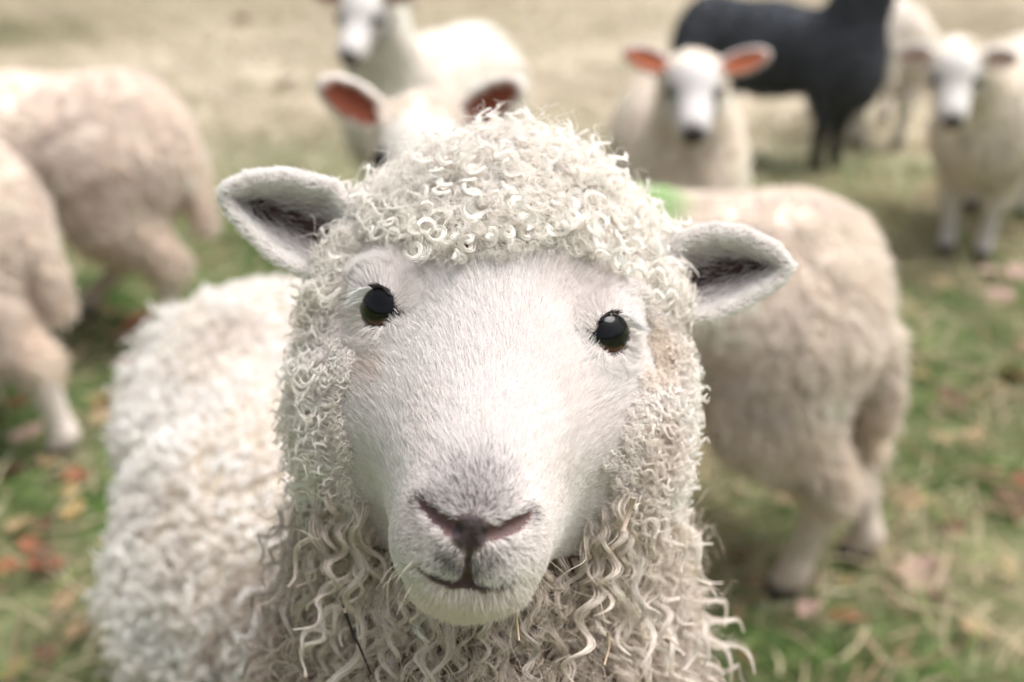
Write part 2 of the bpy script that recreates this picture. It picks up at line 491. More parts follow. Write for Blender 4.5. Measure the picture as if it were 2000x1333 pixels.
def thin(P, r, seed):             # keep a set whose members are at least r apart
    o = np.random.default_rng(seed).permutation(len(P)); grid = {}; keep = []
    G = np.floor(P/r).astype(int)
    for i in o:
        g = tuple(G[i]); ok = True
        for a in (-1, 0, 1):
            for b in (-1, 0, 1):
                for c in (-1, 0, 1):
                    for j in grid.get((g[0]+a, g[1]+b, g[2]+c), ()):
                        d = P[i]-P[j]
                        if d @ d < r*r: ok = False; break
                    if not ok: break
                if not ok: break
            if not ok: break
        if ok: grid.setdefault(g, []).append(i); keep.append(i)
    return np.array(keep)
def frame_of(D):
    h = np.where(np.abs(D[:, 2:3]) < .8, np.array([[0, 0, 1.0]]), np.array([[1.0, 0, 0]]))
    e1 = norm(np.cross(D, h)); return e1, np.cross(D, e1)
def locks(P, N, D, L, ns, k, hr0, hr1, turns, lr0, lr1, seed, lift=.5, jit=.25, fray=.3):
    """one lock per root: leaves along N, bends to D, winds as a helix; ns strands wander inside it. returns (n*ns, k, 3)"""
    r = np.random.default_rng(seed); n = len(P)
    as1 = lambda v: (np.full(n, v) if np.ndim(v) == 0 else np.asarray(v, float))
    L, hr0, hr1, turns, lr0, lr1, lift = map(as1, (L, hr0, hr1, turns, lr0, lr1, lift))
    D = norm(D + r.normal(size=(n, 3))*jit)
    t = np.linspace(0, 1, k)
    cen = np.empty((n, k, 3)); cen[:, 0] = P
    tan = np.empty((n, k, 3))
    for i in range(k):
        m = np.clip(t[i]/np.maximum(1-lift, .05), 0, 1)[:, None]
        tan[:, i] = norm(N*(1-m) + D*m)
        if i: cen[:, i] = cen[:, i-1] + tan[:, i]*(L/(k-1))[:, None]
    e1, e2 = frame_of(norm(tan.mean(1)))
    ph = r.uniform(0, 6.28, n)[:, None] + np.where(r.uniform(size=n) < .5, -1, 1)[:, None]*2*np.pi*turns[:, None]*t[None]
    hr = (hr0[:, None]*(1-t) + hr1[:, None]*t)*sst(t, 0, .25)
    hx, hy = hr*np.cos(ph), hr*np.sin(ph)
    out = np.empty((n, ns, k, 3), np.float32)
    lr = lr0[:, None] + (lr1-lr0)[:, None]*t**1.7
    for s_ in range(ns):
        a = r.uniform(0, 6.28, n)[:, None]; q = np.sqrt(r.uniform(.05, 1, n))[:, None]
        a2 = r.uniform(0, 6.28, n)[:, None]
        wq = q*lr*(1 + fray*np.sin(a2 + 7*t))
        ox = hx*(1 + (q-.5)*.3) + wq*np.cos(a + 2.2*t); oy = hy*(1 + (q-.5)*.3) + wq*np.sin(a + 2.2*t)
        out[:, s_] = cen + ox[..., None]*e1[:, None] + oy[..., None]*e2[:, None]
    return out.reshape(n*ns, k, 3)
def taper(k, r0, tip=.25, start=.6):
    t = np.linspace(0, 1, k); return r0*(1 - (1-tip)*np.clip((t-start)/(1-start), 0, 1))
def tinted(n, base, var, seed, ns=1):
    r = np.random.default_rng(seed)
    c = np.asarray(base, float)*np.ones((n, 3))
    c = c*(1 + r.normal(size=(n, 1))*var)
    if ns > 1: c = np.repeat(c, ns, 0)*(1 + r.normal(size=(n*ns, 1))*var*.6)
    return np.clip(c, .02, .93)
GRAV = np.array([0, -CP, SP])

hero = empty('sheep', (0, 0, 0), 'white curly fleeced sheep with white face staring straight up at the viewer', 'sheep')
hero_base = np.array([-.18, 1.02, 0.0]); hero.location = hero_base
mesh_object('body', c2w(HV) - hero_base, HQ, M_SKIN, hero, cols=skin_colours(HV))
def eye_ball(E, G, parent, base):
    me_v, me_q = [], []
    nu, nv = 40, 24
    side = norm(np.cross(G, [0, 1, 0])); up = norm(np.cross(side, G))
    V = []
    for j in range(nv+1):
        th = math.pi*j/nv
        for i in range(nu):
            ph = 2*math.pi*i/nu
            r = (ER + .0034)*(1 + .05*math.exp(-(th/0.6)**4))
            V.append(E + r*(math.cos(th)*G + math.sin(th)*(math.cos(ph)*side + math.sin(ph)*up)))
    Q = [(j*nu+i, j*nu+(i+1) % nu, (j+1)*nu+(i+1) % nu, (j+1)*nu+i) for j in range(nv) for i in range(nu)]
    V = np.array(V)
    th = np.repeat(np.linspace(0, math.pi, nv+1), nu); ph = np.tile(np.arange(nu)*2*math.pi/nu, nv+1)
    x, y = th*np.cos(ph), th*np.sin(ph)
    cols = np.tile([.012, .008, .007], (len(V), 1))
    cols[th > .85] = [.03, .022, .02]
    pup = (x/.75)**2 + (y/.50)**2 < 1
    cols[pup] = [.003, .003, .004]
    cols[(th > .46) & (th < .62) & (y < -.42)] = [.11, .048, .022]
    return mesh_object('eye', c2w(V) - base, Q, M_EYE, parent, cols=cols)
M_EYE = mat_tint('eye_gloss', 0.05, spec=0.32)
eye_ball(EYE_L, GAZE_L, hero, hero_base); eye_ball(EYE_R, GAZE_R, hero, hero_base)

# ---- hair and wool of the curly sheep
REG = regions(HV)
samp = sampler(HV, HQ, HN)
isear = REG['ear'] < .0065
facing = HV[:, 2] < .665 - .085*sst(REG['y'], 1000, 1110)
face_w = sst(REG['fd'], -65, 5)*(~isear)*facing
bare = (REG['nos'] < .0016) | (REG['phi'] < .0012) | (REG['mou'] < .0016) | ((REG['eye'] < .0010 + .0010*(REG['y'] < np.where(REG['x'] < 970, 585, 632))) & facing) | (REG['pad'] < .001)
face_w[bare] = 0
def face_dir(P, N, src):
    x, y = pix(P)
    v = np.stack([x-src[0], -(y-src[1]), np.zeros(len(P))], -1)
    v = norm(v)
    v = v - (v*N).sum(1)[:, None]*N
    return norm(v)
P, N = samp(face_w*(1 - .28*sst(np.hypot((REG['x']-930)/80, (REG['y']-970)/70), 1.2, .5)), 3.4e6, 11)
x, y = pix(P)
up_ = sst(y, 1010, 900)
xm = 918 + (1060-y)*.117
D = face_dir(P, N, (924*(1-up_) + xm*up_, 1010*(1-up_) + (y+150)*up_))
D = norm(D + .13*np.stack([wob(P, 90, 1), wob(P, 90, 2), wob(P, 90, 3)], -1) + .15*np.stack([wob(P, 420, 4), wob(P, 420, 5), wob(P, 420, 6)], -1))
chin = sst(y, 1120, 1170)
for E_, G_ in ((EYE_L, GAZE_L), (EYE_R, GAZE_R)):
    v_ = P - (E_ + G_*.016); d_ = np.linalg.norm(v_, axis=1)
    v_ = v_ - (v_*N).sum(1)[:, None]*N
    D = norm(D + 2.2*sst(d_, .026, .014)[:, None]*norm(v_))
low = sst(y, 860, 980)
Lh = (.0105*(1-low) + .0046*low)*(1 + .5*sst(y, 620, 520))*(1-chin) + .0080*chin
side = sst(REG['fd'].max() - poly_dist(x, y, FACE_POLY), 0, 1)
Lh = Lh*(1 + .12*np.random.default_rng(3).normal(size=len(P)))
DD = norm(D + chin[:, None]*np.array([0, -.8, -.1]))
DD = norm(DD - (DD*N).sum(1)[:, None]*N)                                    # lie along the skin
DD = norm(DD + (.40*chin)[:, None]*np.random.default_rng(15).normal(size=DD.shape))
H = locks(P, N, norm(DD + (.24 + .45*chin)[:, None]*N), Lh, 1, 6, .0003, .0006, .5, 0.0001, .0002, 5, lift=.80, jit=.08)
fc = tinted(len(P), [.85, .815, .80], .07, 6)
fc = mixc(fc, [.72, .585, .54], .15*np.clip(wob(P, 55, 93) + .2, 0, 1)*sst(np.abs(x - 945), 40, 160))
grey = sst(np.hypot((x-930)/85, (y-965)/75), 1.3, .4)
fc = mixc(fc, [.56, .52, .515], grey*.5)
fc = mixc(fc, [.66, .54, .47], .45*sst(np.hypot((x-735)/35, (y-725)/50), 1.2, .3))
fc = mixc(fc, [.85, .775, .745], chin*.8)
fc = mixc(fc, [.74, .60, .46], chin*.20*np.random.default_rng(8).uniform(0, 1, len(P)))
ur = np.random.default_rng(9).uniform(size=len(P))
dk = .10*sst(np.hypot((x-915)/130, (y-1060)/100), 1.2, .5) + .55*sst(np.hypot((x-914)/62, (y-1092)/36), 1.25, .4)
dk += .6*sst(np.hypot((x-832)/30, (y-985)/26), 1.2, .3) + .5*sst(np.hypot((x-1032)/28, (y-1006)/24), 1.2, .3) + .25*grey
fc = mixc(fc, [.20, .165, .165], (ur < dk).astype(float))
hair_object('face_hair', c2w(H) - hero_base, taper(6, .00015, .2, .3), M_FUR, hero, fc)
print('face hairs', len(P))
# ears
P, N = samp(isear.astype(float), 1.5e6, 12)
x, y = pix(P)
left = x < 900
D = np.where(left[:, None], norm(cp(440, 380, .65)-cp(680, 470, .65)), norm(cp(1540, 520, .65)-cp(1300, 545, .65)))
D = norm(D - (D*N).sum(1)[:, None]*N*.9)
ed_ = np.full(len(P), 1e9)
for pl in (EARL_UP, EARL_LO, EARR_UP, EARR_LO):
    for q in range(len(pl)-1):
        a_ = np.array(pl[q], float); ab_ = np.array(pl[q+1], float) - a_
        t_ = np.clip(((x-a_[0])*ab_[0] + (y-a_[1])*ab_[1])/(ab_@ab_), 0, 1)
        ed_ = np.minimum(ed_, np.hypot(x-a_[0]-t_*ab_[0], y-a_[1]-t_*ab_[1]))
inner = (N[:, 2] < .1)*sst(ed_, 12, 34)
Lh = (.0048 + .0060*inner)*(1+.2*np.random.default_rng(4).normal(size=len(P)))
H = locks(P, N, norm(D+.15*N), Lh, 1, 5, .0003, .0006, .4, .0001, .0002, 7, lift=.35, jit=.2)
ec = tinted(len(P), [.87, .85, .83], .05, 13)
ec = mixc(ec, [.66, .63, .63], inner*.8)
can = np.full(len(P), 1e9)
for up, lo in ((EARL_UP, EARL_LO), (EARR_UP, EARR_LO)):
    mid = [(a_[0]*.5+b_[0]*.5, a_[1]*.5+b_[1]*.5) for a_, b_ in zip(up, lo)]
    for q in range(3):
        a_ = np.array(mid[q]); ab_ = np.array(mid[q+1]) - a_
        t_ = np.clip(((x-a_[0])*ab_[0]+(y-a_[1])*ab_[1])/(ab_@ab_), 0, 1)
        can = np.minimum(can, np.hypot(x-a_[0]-t_*ab_[0], y-a_[1]-t_*ab_[1]))
keep = np.random.default_rng(14).uniform(size=len(P)) > inner*(.80 + .18*sst(can, 36, 14))
hair_object('ear_hair', c2w(H[keep]) - hero_base, taper(5, .00020, .2, .3), M_FUR, hero, ec[keep])
# lashes: a pale tuft over the outer corner, short dark ones along the upper lid
def lashes(E, G, sgn, seed):
    r_ = np.random.default_rng(seed)
    side_ = norm(np.cross(G, [0, 1, 0])); up_ = norm(np.cross(side_, G))
    if side_[0]*sgn < 0: side_ = -side_
    n_ = 150
    a_ = np.radians(r_.uniform(12, 150, n_))            # angle round the opening, 0 = outer corner, 90 = top
    rim = E + G*.0165 + side_*(np.cos(a_)*.0106)[:, None] + up_*(np.sin(a_)*.0108)[:, None]
    out = side_*np.cos(a_)[:, None] + up_*np.sin(a_)[:, None]
    N_ = norm(G*.9 + out*.6)
    pale = np.degrees(a_) < 68
    D_ = norm(G*.25 + up_*np.where(pale, -.50, .15)[:, None] + side_*np.where(pale, .95, .2)[:, None])
    L_ = np.where(pale, r_.uniform(.010, .018, n_), r_.uniform(.0035, .006, n_))
    return locks(rim, N_, D_, L_, 1, 7, 0, 0, 0, 0, 0, seed+1, lift=.35, jit=.12), np.where(pale[:, None], [.78, .77, .77], [.06, .05, .05])
for E_, G_, sg_ in ((EYE_L, GAZE_L, -1), (EYE_R, GAZE_R, 1)):
    Hl, cl = lashes(E_, G_, sg_, 700 + sg_)
    hair_object('eyelashes', c2w(Hl) - hero_base, taper(7, .00022, .2, .3), M_FUR, hero, cl)
# whiskers round the mouth
r = np.random.default_rng(61)
wp = [(x_, 1085 + 90*abs(math.sin(q_))) for q_, x_ in zip(r.uniform(0, 3, 34), r.choice([785, 800, 815, 1015, 1035, 1050], 34) + r.normal(size=34)*8)]
wp = np.array([cp(a_, b_, march(hero_head_base, a_, b_, d1=.6)) for a_, b_ in wp]); wp = wp[wp[:, 2] < .60]
wn = grad(hero_head_base, wp); wn = norm(wn)
Dw = norm(wn*.7 + GRAV*.5 + r.normal(size=wn.shape)*.2)
Hw = locks(wp, wn, Dw, r.uniform(.012, .026, len(wp)), 1, 8, .0005, .001, .4, 0, 0, 62, lift=.4, jit=.2)
hair_object('whiskers', c2w(Hw) - hero_base, taper(8, .00014, .2, .3), M_FUR, hero, tinted(len(wp), [.7, .64, .55], .1, 63))
# wool: crown ringlets, tight cheek curls, hanging chest locks, body fleece
woolly = (~isear) & (~((face_w > .9) | (bare & facing & (REG['fd'] > -10))))
woolly &= ~((REG['y'] > 1050) & (hero_head_base(unpack(HV)) < .004) & (HV[:, 2] < .572))
vx, vy = REG['x'], REG['y']
headz = HV[:, 2] < .775
def three(P, fr, sd):
    return np.stack([wob(P, fr, sd), wob(P, fr, sd+1), wob(P, fr, sd+2)], -1)
def place(weight, dens, gap, seed):
    P, N = samp(weight, dens, seed); kp = thin(P, gap, seed); return P[kp], N[kp]
crown_w = woolly*headz*sst(vy, 640, 540)
# soft frizzy mass
P, N = samp(crown_w, 1.25e5, 25); n = len(P)
D = norm(N + .25*GRAV + .5*three(P, 70, 35))
b_ = r.uniform(.6, 1.2, n)
x, y = pix(P); hl = .22 + .78*sst(-poly_dist(x, y, FACE_POLY), 0, 75); b_ = b_*hl
H = locks(P, N, D, .0180*b_, 9, 22, .0020*b_, .0030*b_, r.uniform(1.2, 3.0, n), .0022, .0022, 27, lift=.4, jit=.5, fray=.8)
hair_object('topknot_frizz', c2w(H) - hero_base, taper(22, .00011, .5, .7), M_WOOL, hero, tinted(n, [.88, .845, .80], .05, 28, 9))
print('frizz', n)
# rolled ringlets
front = sst(np.hypot((vx-1010)/200, (vy-440)/105), 1.35, .8)
P, N = place(crown_w*(.25 + .75*front)*sst(REG['fd'], -8, -45), 1.5e5, .0058, 21); n = len(P)
D = norm(N + .30*GRAV + .35*three(P, 60, 31))
big = r.uniform(.5, 1.25, n)
H = locks(P, N, D, .0265*big**.7, 22, 28, .0029*big, .0030*big, r.uniform(1.6, 2.7, n), .0019*big, .0012*big, 23, lift=.55, jit=.25, fray=.4)
hair_object('topknot_ringlets', c2w(H) - hero_base, taper(28, .00013, .6, .8), M_WOOL, hero, tinted(n, [.92, .89, .855], .03, 24, 22))
print('crown locks', n)
# stray fibres that stand off the crown
P, N = samp(crown_w, 1.1e4, 29); n = len(P)
H = locks(P, N, norm(N + .3*r.normal(size=(n, 3))), r.uniform(.022, .036, n), 2, 34, .003, .0045, r.uniform(1.0, 2.6, n), .0006, .0016, 30, lift=.5, jit=.3)
hair_object('stray_fibres', c2w(H) - hero_base, taper(34, .00010, .5, .7), M_WOOL, hero, tinted(n, [.90, .87, .82], .03, 30, 2))
cheek_w = woolly*headz*sst(vy, 470, 580)*sst(vy, 1090, 960)
P, N = samp(cheek_w*sst(REG['fd'], -150, -80), 8.5e5, 38); n = len(P); x, y = pix(P)
D = norm(N*.45 + GRAV*.5 + np.stack([np.sign(x-970)*.45, 0*x, 0*x], -1) + .4*three(P, 120, 39))
H = locks(P, N, D, r.uniform(.006, .011, n), 2, 10, .0006, .0011, r.uniform(.8, 2.0, n), .0005, .0007, 40, lift=.55, jit=.35)
fz = mixc(np.tile([.87, .825, .795], (n, 1)), [.66, .51, .34], .35*sst(np.hypot((x-1262)/48, (y-690)/70), 1.2, .3))
hair_object('cheek_velvet', c2w(H) - hero_base, taper(10, .00012, .4, .6), M_FUR, hero, tinted(n, fz, .05, 34, 2))
print('velvet', n)
P, N = place(cheek_w, 4.0e5, .0025, 31)
n = len(P); x, y = pix(P); edge = np.where(x < 970, sst(-poly_dist(x, y, FACE_POLY), 0, 80), sst(-poly_dist(x, y, FACE_POLY), 15, 95))
D = norm(N*.45 + GRAV*.6 + np.stack([np.sign(x-970)*.30, 0*x, 0*x], -1) + .35*three(P, 80, 36))
big = r.uniform(.7, 1.35, n)*(.26+.74*edge)
H = locks(P, N, D, .0190*big, 10, 20, .0015*big, .0026*big, r.uniform(1.0, 2.2, n), .0014*big, .0008*big, 32, lift=.5, jit=.4, fray=.5)
base = mixc(np.tile([.92, .875, .845], (n, 1)), [.66, .51, .33], .4*sst(np.hypot((x-1262)/48, (y-690)/70), 1.2, .3))
base = mixc(base, [.60, .50, .40], .35*np.clip(wob(P, 45, 37), 0, 1))
hair_object('cheek_curls', c2w(H) - hero_base, taper(20, .00013, .5, .7), M_WOOL, hero, tinted(n, base, .05, 33, 10))
print('cheek locks', n)
chest_w = woolly*(HV[:, 2] < .95)*sst(vy, 915, 1040)*(vy < 1700)*sst(HN[:, 2], .95, .7)
P, N = place(chest_w, 7e4, .0072, 41)
n = len(P); x, y = pix(P)
D = norm(GRAV*1.0 + N*.22 + .30*three(P, 35, 41)*[1, 1, 0])
big = r.uniform(.65, 1.3, n)
H = locks(P, N, D, .064*big, 22, 36, .0018*big, .0050*big, r.uniform(1.4, 3.1, n), .0031*big, .0007*big, 43, lift=.76, jit=.28, fray=.45)
dirt_shade = np.clip(.64 - .40*sst(x, 1080, 1250) + .40*wob(P, 25, 44) + .45*sst(y, 1120, 1330), 0, 1)  # mottled dirt plus painted shade: darker low down, paler to the right
base = mixc(np.tile([.84, .77, .71], (n, 1)), [.38, .29, .23], dirt_shade*.88)
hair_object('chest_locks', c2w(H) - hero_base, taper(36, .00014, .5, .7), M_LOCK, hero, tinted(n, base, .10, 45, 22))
print('chest locks', n)
P, N = samp(chest_w, 2.0e4, 46); n = len(P)
H = locks(P, N, norm(GRAV + N*.5 + r.normal(size=(n, 3))*.5), r.uniform(.03, .055, n), 2, 24, .0025, .005, r.uniform(1, 3, n), .001, .002, 47, lift=.6, jit=.3)
hair_object('chest_fibres', c2w(H) - hero_base, taper(24, .00013, .5, .7), M_WOOL, hero, tinted(n, [.62, .54, .46], .15, 48, 2))
body_w = woolly*sst(HV[:, 2] + (HV[:, 0] < -.20)*.2, .77, .84)*sst(c2w(HV)[:, 2], .22, .30)*(.35 + .65*sst(HN[:, 2], .7, .4))
P, N = place(body_w, 3.4e4, .0092, 51)
n = len(P)
D = norm(GRAV*.8 + N*.45 + .45*three(P, 25, 51))
big = r.uniform(.7, 1.3, n)
H = locks(P, N, D, .038*big, 13, 16, .002*big, .0042*big, r.uniform(1.0, 2.6, n), .0046*big, .0016*big, 54, lift=.6, jit=.4, fray=.6)
bb = mixc(np.tile([.91, .87, .84], (n, 1)), [.66, .58, .52], np.clip(.9*sst(c2w(P)[:, 2], .52, .34) + .25*wob(P, 22, 57), 0, 1)*.7)  # lower fleece tinted grey-brown: dirt together with painted shade
hair_object('body_fleece', c2w(H) - hero_base, taper(16, .00030, .5, .7), M_WOOL, hero, tinted(n, bb, .08, 55, 13))
print('body locks', n, round(time.time()-T0, 1))

# ================================================================== the rest of the flock
def flock_sheep(label, loc, heading, scale, head, nose, wool, face, ear_in, ear_up=.25, ear_len=.105, feet=None, nose_col=(.075, .068, .072),
                mark=None, legc=None, seed=0, dens=9e3, rump_tall=0.0, chest=None, lift=0.0, slim=1.0):
    """local frame: x forward, y to the animal's left, z up; head = poll position, nose = direction the nose points"""
    th = math.atan2(heading[1], heading[0])
    head = np.array(head, float); nd = norm(np.array(nose, float))
    side = norm(np.cross(np.array([0, 0, 1.0]), nd)); hup = norm(np.cross(nd, side))       # side = the animal's left
    feet = feet or {}
    fl = feet.get('fl', (.27, .085)); fr = feet.get('fr', (.27, -.085)); hl = feet.get('hl', (-.36, .10)); hr = feet.get('hr', (-.36, -.10))
    tip = head + nd*.185
    ears = []
    for sg in (1, -1):
        base = head + side*sg*.058 + nd*.005 + hup*.040
        ed = norm(side*sg + hup*ear_up - nd*.12)
        fr_ = nd*.55 + hup*.65; fr_ = norm(fr_ - ed*(fr_ @ ed)); wd = np.cross(ed, fr_)
        ears.append((base, ed, fr_, wd))
    Z = lift; sl = slim
    def f(p):
        q = cone(p, (.26, 0, .51+Z), (-.05, 0, .50+Z), .160*sl, .182*sl)
        q = smin(q, cone(p, (-.05, 0, .50+Z), (-.31, 0, .525 + rump_tall + Z), .182*sl, .168*sl), .06)
        q = smin(q, ell(p, (-.36, 0, .50+Z), (.15*sl, .165*sl, .19*sl)), .06)
        q = smin(q, ell(p, chest or (.34, 0, .45+Z), (.13, .135, .17)), .06)
        q = smin(q, cone(p, (.30, 0, .54+Z), head - nd*.03 - hup*.03, .135, .080), .06)
        q = smin(q, cone(p, head - hup*.010, tip, .070, .040), .03)
        q = smin(q, ball(p, head + nd*.04 + hup*.005, .070), .03)
        q = smin(q, ball(p, tip - hup*.008, .043), .02)
        for base, ed, fr_, wd in ears:
            e = ell(p, base + ed*ear_len*.55, (ear_len*.62, .035, .020), np.array([ed, wd, fr_]))
            e = smax(e, -ell(p, base + ed*ear_len*.58 + fr_*.020, (ear_len*.53, .027, .019), np.array([ed, wd, fr_])), .004)
            q = smin(q, e, .012)
        for (x, y), sg in ((fl, 1), (fr, -1)):
            q = smin(q, chain(p, [(.27, .085*sg, .42), (.5*(x+.27)+.016, .5*(y+.085*sg), .245), (x, y, .075), (x+.012, y, .028)], [.085, .033, .022, .030], .025), .045)
        for (x, y), sg in ((hl, 1), (hr, -1)):
            hx = .45*(x+.36) - .43
            q = smin(q, chain(p, [(-.34, .09*sg, .47+Z), (-.31+.4*(x+.36), .115*sg, .37+.5*Z), (hx, .5*(y+.1*sg), .255), (x-.01, y, .075), (x+.012, y, .028)],
                              [.128, .098, .037, .024, .031], .03), .05)
        q = smin(q, cone(p, (-.50, 0, .50), (-.525, 0, .34), .035, .026), .03)
        return q
    lo = np.array([-.62, -.34, -.02]); hi = np.array([.66, .34, .80])
    for pt in (head, tip):
        lo = np.minimum(lo, pt - .2); hi = np.maximum(hi, pt + .2)
    ax = [np.arange(lo[k], hi[k], .0105) for k in range(3)]
    V, Q, N = surface_net(f, *ax, project=1)
    V[:, 2] -= V[:, 2].min()
    c = np.tile(np.array(wool, float), (len(V), 1))
    c *= (1 + .05*wob(V, 18, seed+1) + .05*wob(V, 55, seed+2))[:, None]
    hd = (V - head) @ nd; rad = np.linalg.norm(V - head - nd*np.clip(hd, 0, .185)[:, None], axis=1)
    fm = sst(rad, .13, .095)*sst(hd, -.02, .035)
    c = mixc(c, face, fm)
    leg = sst(V[:, 2], .34, .17)
    c = mixc(c, face if legc is None else legc, leg)
    c = mixc(c, [.06, .05, .045], sst(V[:, 2], .060, .048))
    c = mixc(c, nose_col, sst(np.linalg.norm((V - tip - nd*.032)*[1, 1, 1.0], axis=1), .036, .026))
    c = mixc(c, [.12, .08, .07], sst(np.abs((V - tip - nd*.02 + hup*.022) @ hup), .006, .002)*sst(hd, .185, .20)*fm)
    earm = np.zeros(len(V))
    for base, ed, fr_, wd in ears:
        u = (V - base) @ ed; ww = (V - base) @ wd; ff = N @ fr_
        m = (u > .018) & (u < ear_len*1.2) & (np.abs(ww) < .042) & (np.abs((V-base) @ fr_) < .035)
        earm = np.maximum(earm, m*1.0)
        c[m] = face
        c = mixc(c, ear_in, m*sst(ff, .0, .35)*sst(np.hypot((u-ear_len*.58)/(ear_len*.56), ww/.029), 1.0, .8))
    if mark is not None:
        mp, mr, mc = mark
        c = mixc(c, mc, .8*sst(np.linalg.norm((V - np.array(mp))/np.array(mr), axis=1), 1.15, .5))
    root = empty('sheep', (loc[0], loc[1], 0), label, 'sheep', 'sheep of the flock grazing around the curly one')
    root.rotation_euler = (0, 0, th); root.scale = (scale,)*3
    mesh_object('body', V, Q, M_COAT, root, cols=c)
    for sg in (1, -1):
        e = head + nd*.080 + side*sg*.058 + hup*.026
        ev = []; nu, nv = 16, 10
        for j in range(nv+1):
            for i in range(nu):
                a, b = math.pi*j/nv, 2*math.pi*i/nu
                ev.append(e + .0185*np.array([math.sin(a)*math.cos(b), math.sin(a)*math.sin(b), math.cos(a)]))
        eq = [(j*nu+i, j*nu+(i+1) % nu, (j+1)*nu+(i+1) % nu, (j+1)*nu+i) for j in range(nv) for i in range(nu)]
        mesh_object('eye', ev, eq, M_EYE, root, cols=np.tile([.012, .009, .008], (len(ev), 1)))
    wv = (1-fm)*(1-leg)*(1-earm)
    P, Nn = sampler(V, Q, N)(wv, dens, seed+5)
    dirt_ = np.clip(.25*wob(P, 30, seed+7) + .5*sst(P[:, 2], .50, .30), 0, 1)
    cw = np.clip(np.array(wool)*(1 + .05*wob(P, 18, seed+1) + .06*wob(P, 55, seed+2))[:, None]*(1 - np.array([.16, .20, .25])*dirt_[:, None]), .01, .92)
    if mark is not None:
        cw = mixc(cw, mc, .8*sst(np.linalg.norm((P - np.array(mp))/np.array(mr), axis=1), 1.15, .5))
    D = norm(Nn*.42 + np.array([-.3, 0, -.65]) + .22*np.stack([wob(P, 40, seed+3), wob(P, 40, seed+4), 0*P[:, 0]], -1))
    ns = 5
    r_ = np.random.default_rng(seed+9)
    Hh = locks(P, Nn, D, r_.uniform(.018, .036, len(P)), ns, 6, .0015, .003, r_.uniform(.4, 1.2, len(P)), .006, .0015, seed+6, lift=.5, jit=.25)
    ct = np.repeat(cw, ns, 0)*(1 + .07*r_.normal(size=(len(P)*ns, 1)))
    hair_object('fleece', Hh, taper(6, .0007, .3, .4), M_WOOL, root, np.clip(ct, .008, .92))
    return root
M_COAT = mat_tint('sheep_coat', 0.9, 0.10, 25, 0.0, 0.1)
WHITE = (.84, .79, .72); PINKY = (.88, .795, .725); FACEW = (.62, .59, .575); ORANGE = (.62, .17, .075)
flock_sheep('cream sheep with orange ears and green paint mark on its back, behind the curly one', (.145, 1.65), (-.985, .17), .97,
            (.272, .13, .850), (-.12, .89, -.42), (.86, .785, .715), (.70, .65, .60), (.17, .05, .03), ear_up=.65, ear_len=.108,
            feet=dict(hl=(-.39, .12), hr=(-.54, -.02)), lift=.065, slim=.90, mark=((-.06, .02, .73), (.10, .14, .09), (.42, .62, .28)), seed=100, dens=2.2e4, legc=(.58, .50, .43))
flock_sheep('pinkish cream sheep turned away, belly clear above the leaf litter', (-1.40, 2.68), (-1, .04), 1.04,
            (.55, 0, .70), (.9, 0, -.5), PINKY, FACEW, ORANGE, feet=dict(hr=(-.12, -.1), hl=(-.42, .1)), seed=200, dens=1.6e4, lift=.03, slim=.97, legc=(.66, .57, .51))
flock_sheep('pinkish cream sheep with pale hind leg planted among the fallen leaves', (-1.54, 2.07), (-1, .02), 1.0,
            (.55, 0, .60), (.9, 0, -.5), PINKY, (.72, .66, .62), ORANGE, feet=dict(hl=(-.53, .10), hr=(-.25, -.1)), seed=300, dens=1.8e4, lift=.03, slim=.95, legc=(.70, .62, .57))
flock_sheep('white sheep with black nose looking sideways above the orange eared head', (-.30, 3.80), (-.40, -.92), 1.02,
            (.50, .05, .845), (.75, .12, -.60), (.90, .865, .81), FACEW, (.25, .10, .06), ear_up=.2, seed=400, dens=8e3)
flock_sheep('cream sheep facing the viewer with pale orange ears and dark nose', (.52, 3.05), (-.08, -1), .95,
            (.46, -.02, .785), (.82, -.03, -.45), (.88, .81, .74), (.56, .53, .525), (.52, .17, .095), ear_up=.32, ear_len=.125, seed=500, dens=9e3)
flock_sheep('black sheep standing side on with its head held high', (1.25, 4.80), (.72, -.69), 1.06,
            (.44, .04, 1.0), (.8, .3, -.4), (.105, .115, .135), (.040, .040, .045), (.05, .03, .03), seed=600, dens=8e3, legc=(.02, .02, .02))
flock_sheep('white sheep seen end on behind the black one', (1.95, 5.42), (.25, .97), 1.02,
            (.52, 0, .60), (.8, 0, -.6), (.86, .81, .75), FACEW, ORANGE, seed=700, dens=6e3)
flock_sheep('white sheep with lowered face and thin pale forelegs beside the black one', (1.76, 3.60), (-.55, -.83), 1.0,
            (.56, -.09, .70), (.7, .22, -.65), (.86, .80, .73), FACEW, (.42, .30, .26), ear_up=-.1, seed=800, dens=8e3, feet=dict(fl=(.29, .06), fr=(.29, -.06)))
print('flock', round(time.time()-T0, 1))

